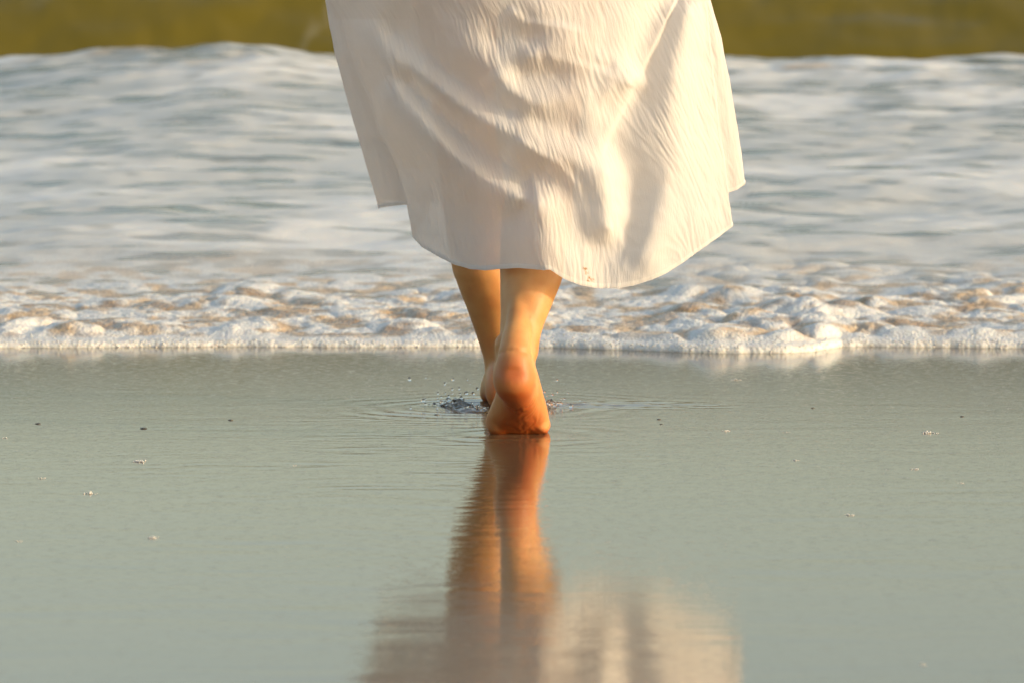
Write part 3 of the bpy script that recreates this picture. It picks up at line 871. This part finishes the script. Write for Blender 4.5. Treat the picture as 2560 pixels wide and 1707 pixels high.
for i, (zx_, zy_, r_) in enumerate(drops):
    px_, py_ = reg1(zx_, zy_)
    Yd = .45 + (.05 * math.sin(i * 2.4) if zy_ < 1200 else -.02)
    p_ = [float(q) for q in at(px_, py_, Yd)]
    if base_drop is None:
        base_drop = mesh_obj('water_droplet', dv, df, M_WAT); ob = base_drop
    else:
        ob = base_drop.copy(); COL.objects.link(ob)
    k_s = r_ * .00078
    ob.scale = (k_s * (1 + .25 * math.sin(i * 5)), k_s, k_s * (1 + .2 * math.cos(i * 3)))
    p_[2] = max(p_[2], k_s * .8)
    ob.location = p_
    tag(ob, 'tiny clear water droplet in the air beside the far foot' if zx_ < 700 else 'tiny clear water droplet in the air right of the raised heel', 'droplet', 'water droplets thrown up by the far foot' if zx_ < 700 else 'water droplets right of the heel')

# water beads on the calf of the near leg
deps = bpy.context.evaluated_depsgraph_get()
bead_src = None
beads = [(1318, 806), (1325, 798), (1316, 822), (1312, 818), (1330, 829), (1322, 826), (1327, 812), (1334, 780), (1358, 730), (1352, 742), (1326, 792), (1320, 816), (1340, 770), (1313, 942), (1345, 850), (1335, 836), (1308, 818), (1319, 822)]
M_inv = body.matrix_world.inverted()
for i, (px_, py_) in enumerate(beads):
    dx, dy, dz = cam_ray(px_, py_)
    ok, loc, nrm, _ = body.ray_cast(Vector((0, CAMY, CAMZ)), Vector((float(dx), float(dy), float(dz))).normalized())
    if not ok: continue
    if bead_src is None:
        bead_src = mesh_obj('water_bead', dv * np.array((1, 1, .55)), df, M_WAT); ob = bead_src
    else:
        ob = bead_src.copy(); COL.objects.link(ob)
    ob.location = loc; ob.rotation_euler = nrm.to_track_quat('Z', 'Y').to_euler(); ob.scale = (.0013 + .0005 * math.sin(i * 7),) * 3
    tag(ob, 'tiny bead of water clinging to the wet near calf', 'water bead', 'water beads on the near leg')

# ------------------------------------------------------------------ flecks of foam and shell bits on the sand
flecks = [  # px, py, width in photo px, what, label
    (348, 1153, 36, 'foam', 'widest flat raft of tiny bubbles on the sand, left side'),
    (223, 1233, 30, 'foam', 'lumpy bubble cluster with one tall bubble on the left sand'),
    (105, 1195, 20, 'foam', 'small bubble cluster between the two bubble rafts and the left edge'),
    (12, 1094, 18, 'foam', 'small bubble cluster cut by the left edge of the frame'),
    (735, 1163, 12, 'foam', 'tiny bubble cluster alone left of the foot reflection'),
    (382, 1344, 30, 'foam', 'blurred bubble raft lowest of the larger ones on the left sand'),
    (45, 1352, 18, 'foam', 'blurred faint bubble cluster low by the left edge'),
    (95, 1059, 16, 'shell', 'small grey shell bit nearest the left edge'),
    (359, 1071, 20, 'shell', 'dark domed shell bit on the sand at left'),
    (577, 1050, 16, 'shell', 'brown shell bit between the dark shell bit and the feet'),
    (1815, 1077, 22, 'foam', 'bubble cluster on the sand right of the foot, below the dark bits'),
    (2322, 1082, 36, 'foam', 'widest pale bubble raft on the right side of the sand'),
    (1989, 1150, 22, 'foam', 'bubble cluster in the middle of the right sand'),
    (2291, 1172, 22, 'foam', 'faint bubble cluster below the widest raft on the right'),
    (1841, 949, 24, 'foam', 'pale bubble streak close to the foam edge on the right'),
    (2405, 1041, 14, 'shell', 'dark shell bit near the right edge, above the pale raft'),
    (1648, 1048, 14, 'shell', 'upper of two dark bits right of the foot'),
    (1653, 1060, 10, 'shell', 'lower of two dark bits right of the foot'),
    (2032, 1020, 12, 'shell', 'tiny dark bit in the ripples on the right'),
    (2122, 1287, 24, 'foam', 'blurred tawny bubble cluster low on the right sand'),
    (1967, 1080, 10, 'foam', 'tiny bubble cluster right of the middle cluster row'),
    (2404, 1207, 12, 'foam', 'faint speck of bubbles low near the right edge'),
    (2307, 1660, 20, 'foam', 'very blurred bubble cluster at the lower right corner'),
    (1091, 1037, 18, 'shell', 'brown shell bit just left of the splash'),
]
for i, (px_, py_, w_, kind_, lab) in enumerate(flecks):
    gx_, gy_ = gp(px_, py_)
    wm = w_ * (gy_ - CAMY) / FPX
    rs = np.random.RandomState(100 + i)
    if kind_ == 'foam':
        w_ = w_ * .8; wm = wm * .8
        n_ = int(12 + w_ * .8)
        q = rs.normal(0, 1, (n_, 2)); q[:, 0] *= wm * .30; q[:, 1] *= wm * .42
        rr = wm * (.035 + .075 * rs.rand(n_) ** 2)
        zz = rr * .4 + .06 * wm * np.exp(-(q[:, 0] / (wm * .3)) ** 2) * rs.rand(n_)
        if i == 1: zz[0] = wm * .16; rr[0] = wm * .13; q[0] = (wm * .08, 0)
        V, F = balls(np.concatenate([q, zz[:, None]], 1), rr)
        ob = mesh_obj('foam_cluster', V, F, M_BUB)
        cat, grp = 'foam cluster', 'clusters of bubbles lying on the wet sand'
    else:
        v, f = ICO2
        V = v * np.array((wm * .42, wm * .38, wm * .16)); V *= (1 + .25 * perlin(v[:, 0] * 2 + i, v[:, 1] * 2 + v[:, 2]))[:, None]
        ob = mesh_obj('shell_bit', V, f, M_SHELL)
        cat, grp = 'shell bit', 'dark bits lying on the wet sand'
    ob.location = (gx_, gy_, 0)
    tag(ob, lab, cat, grp)
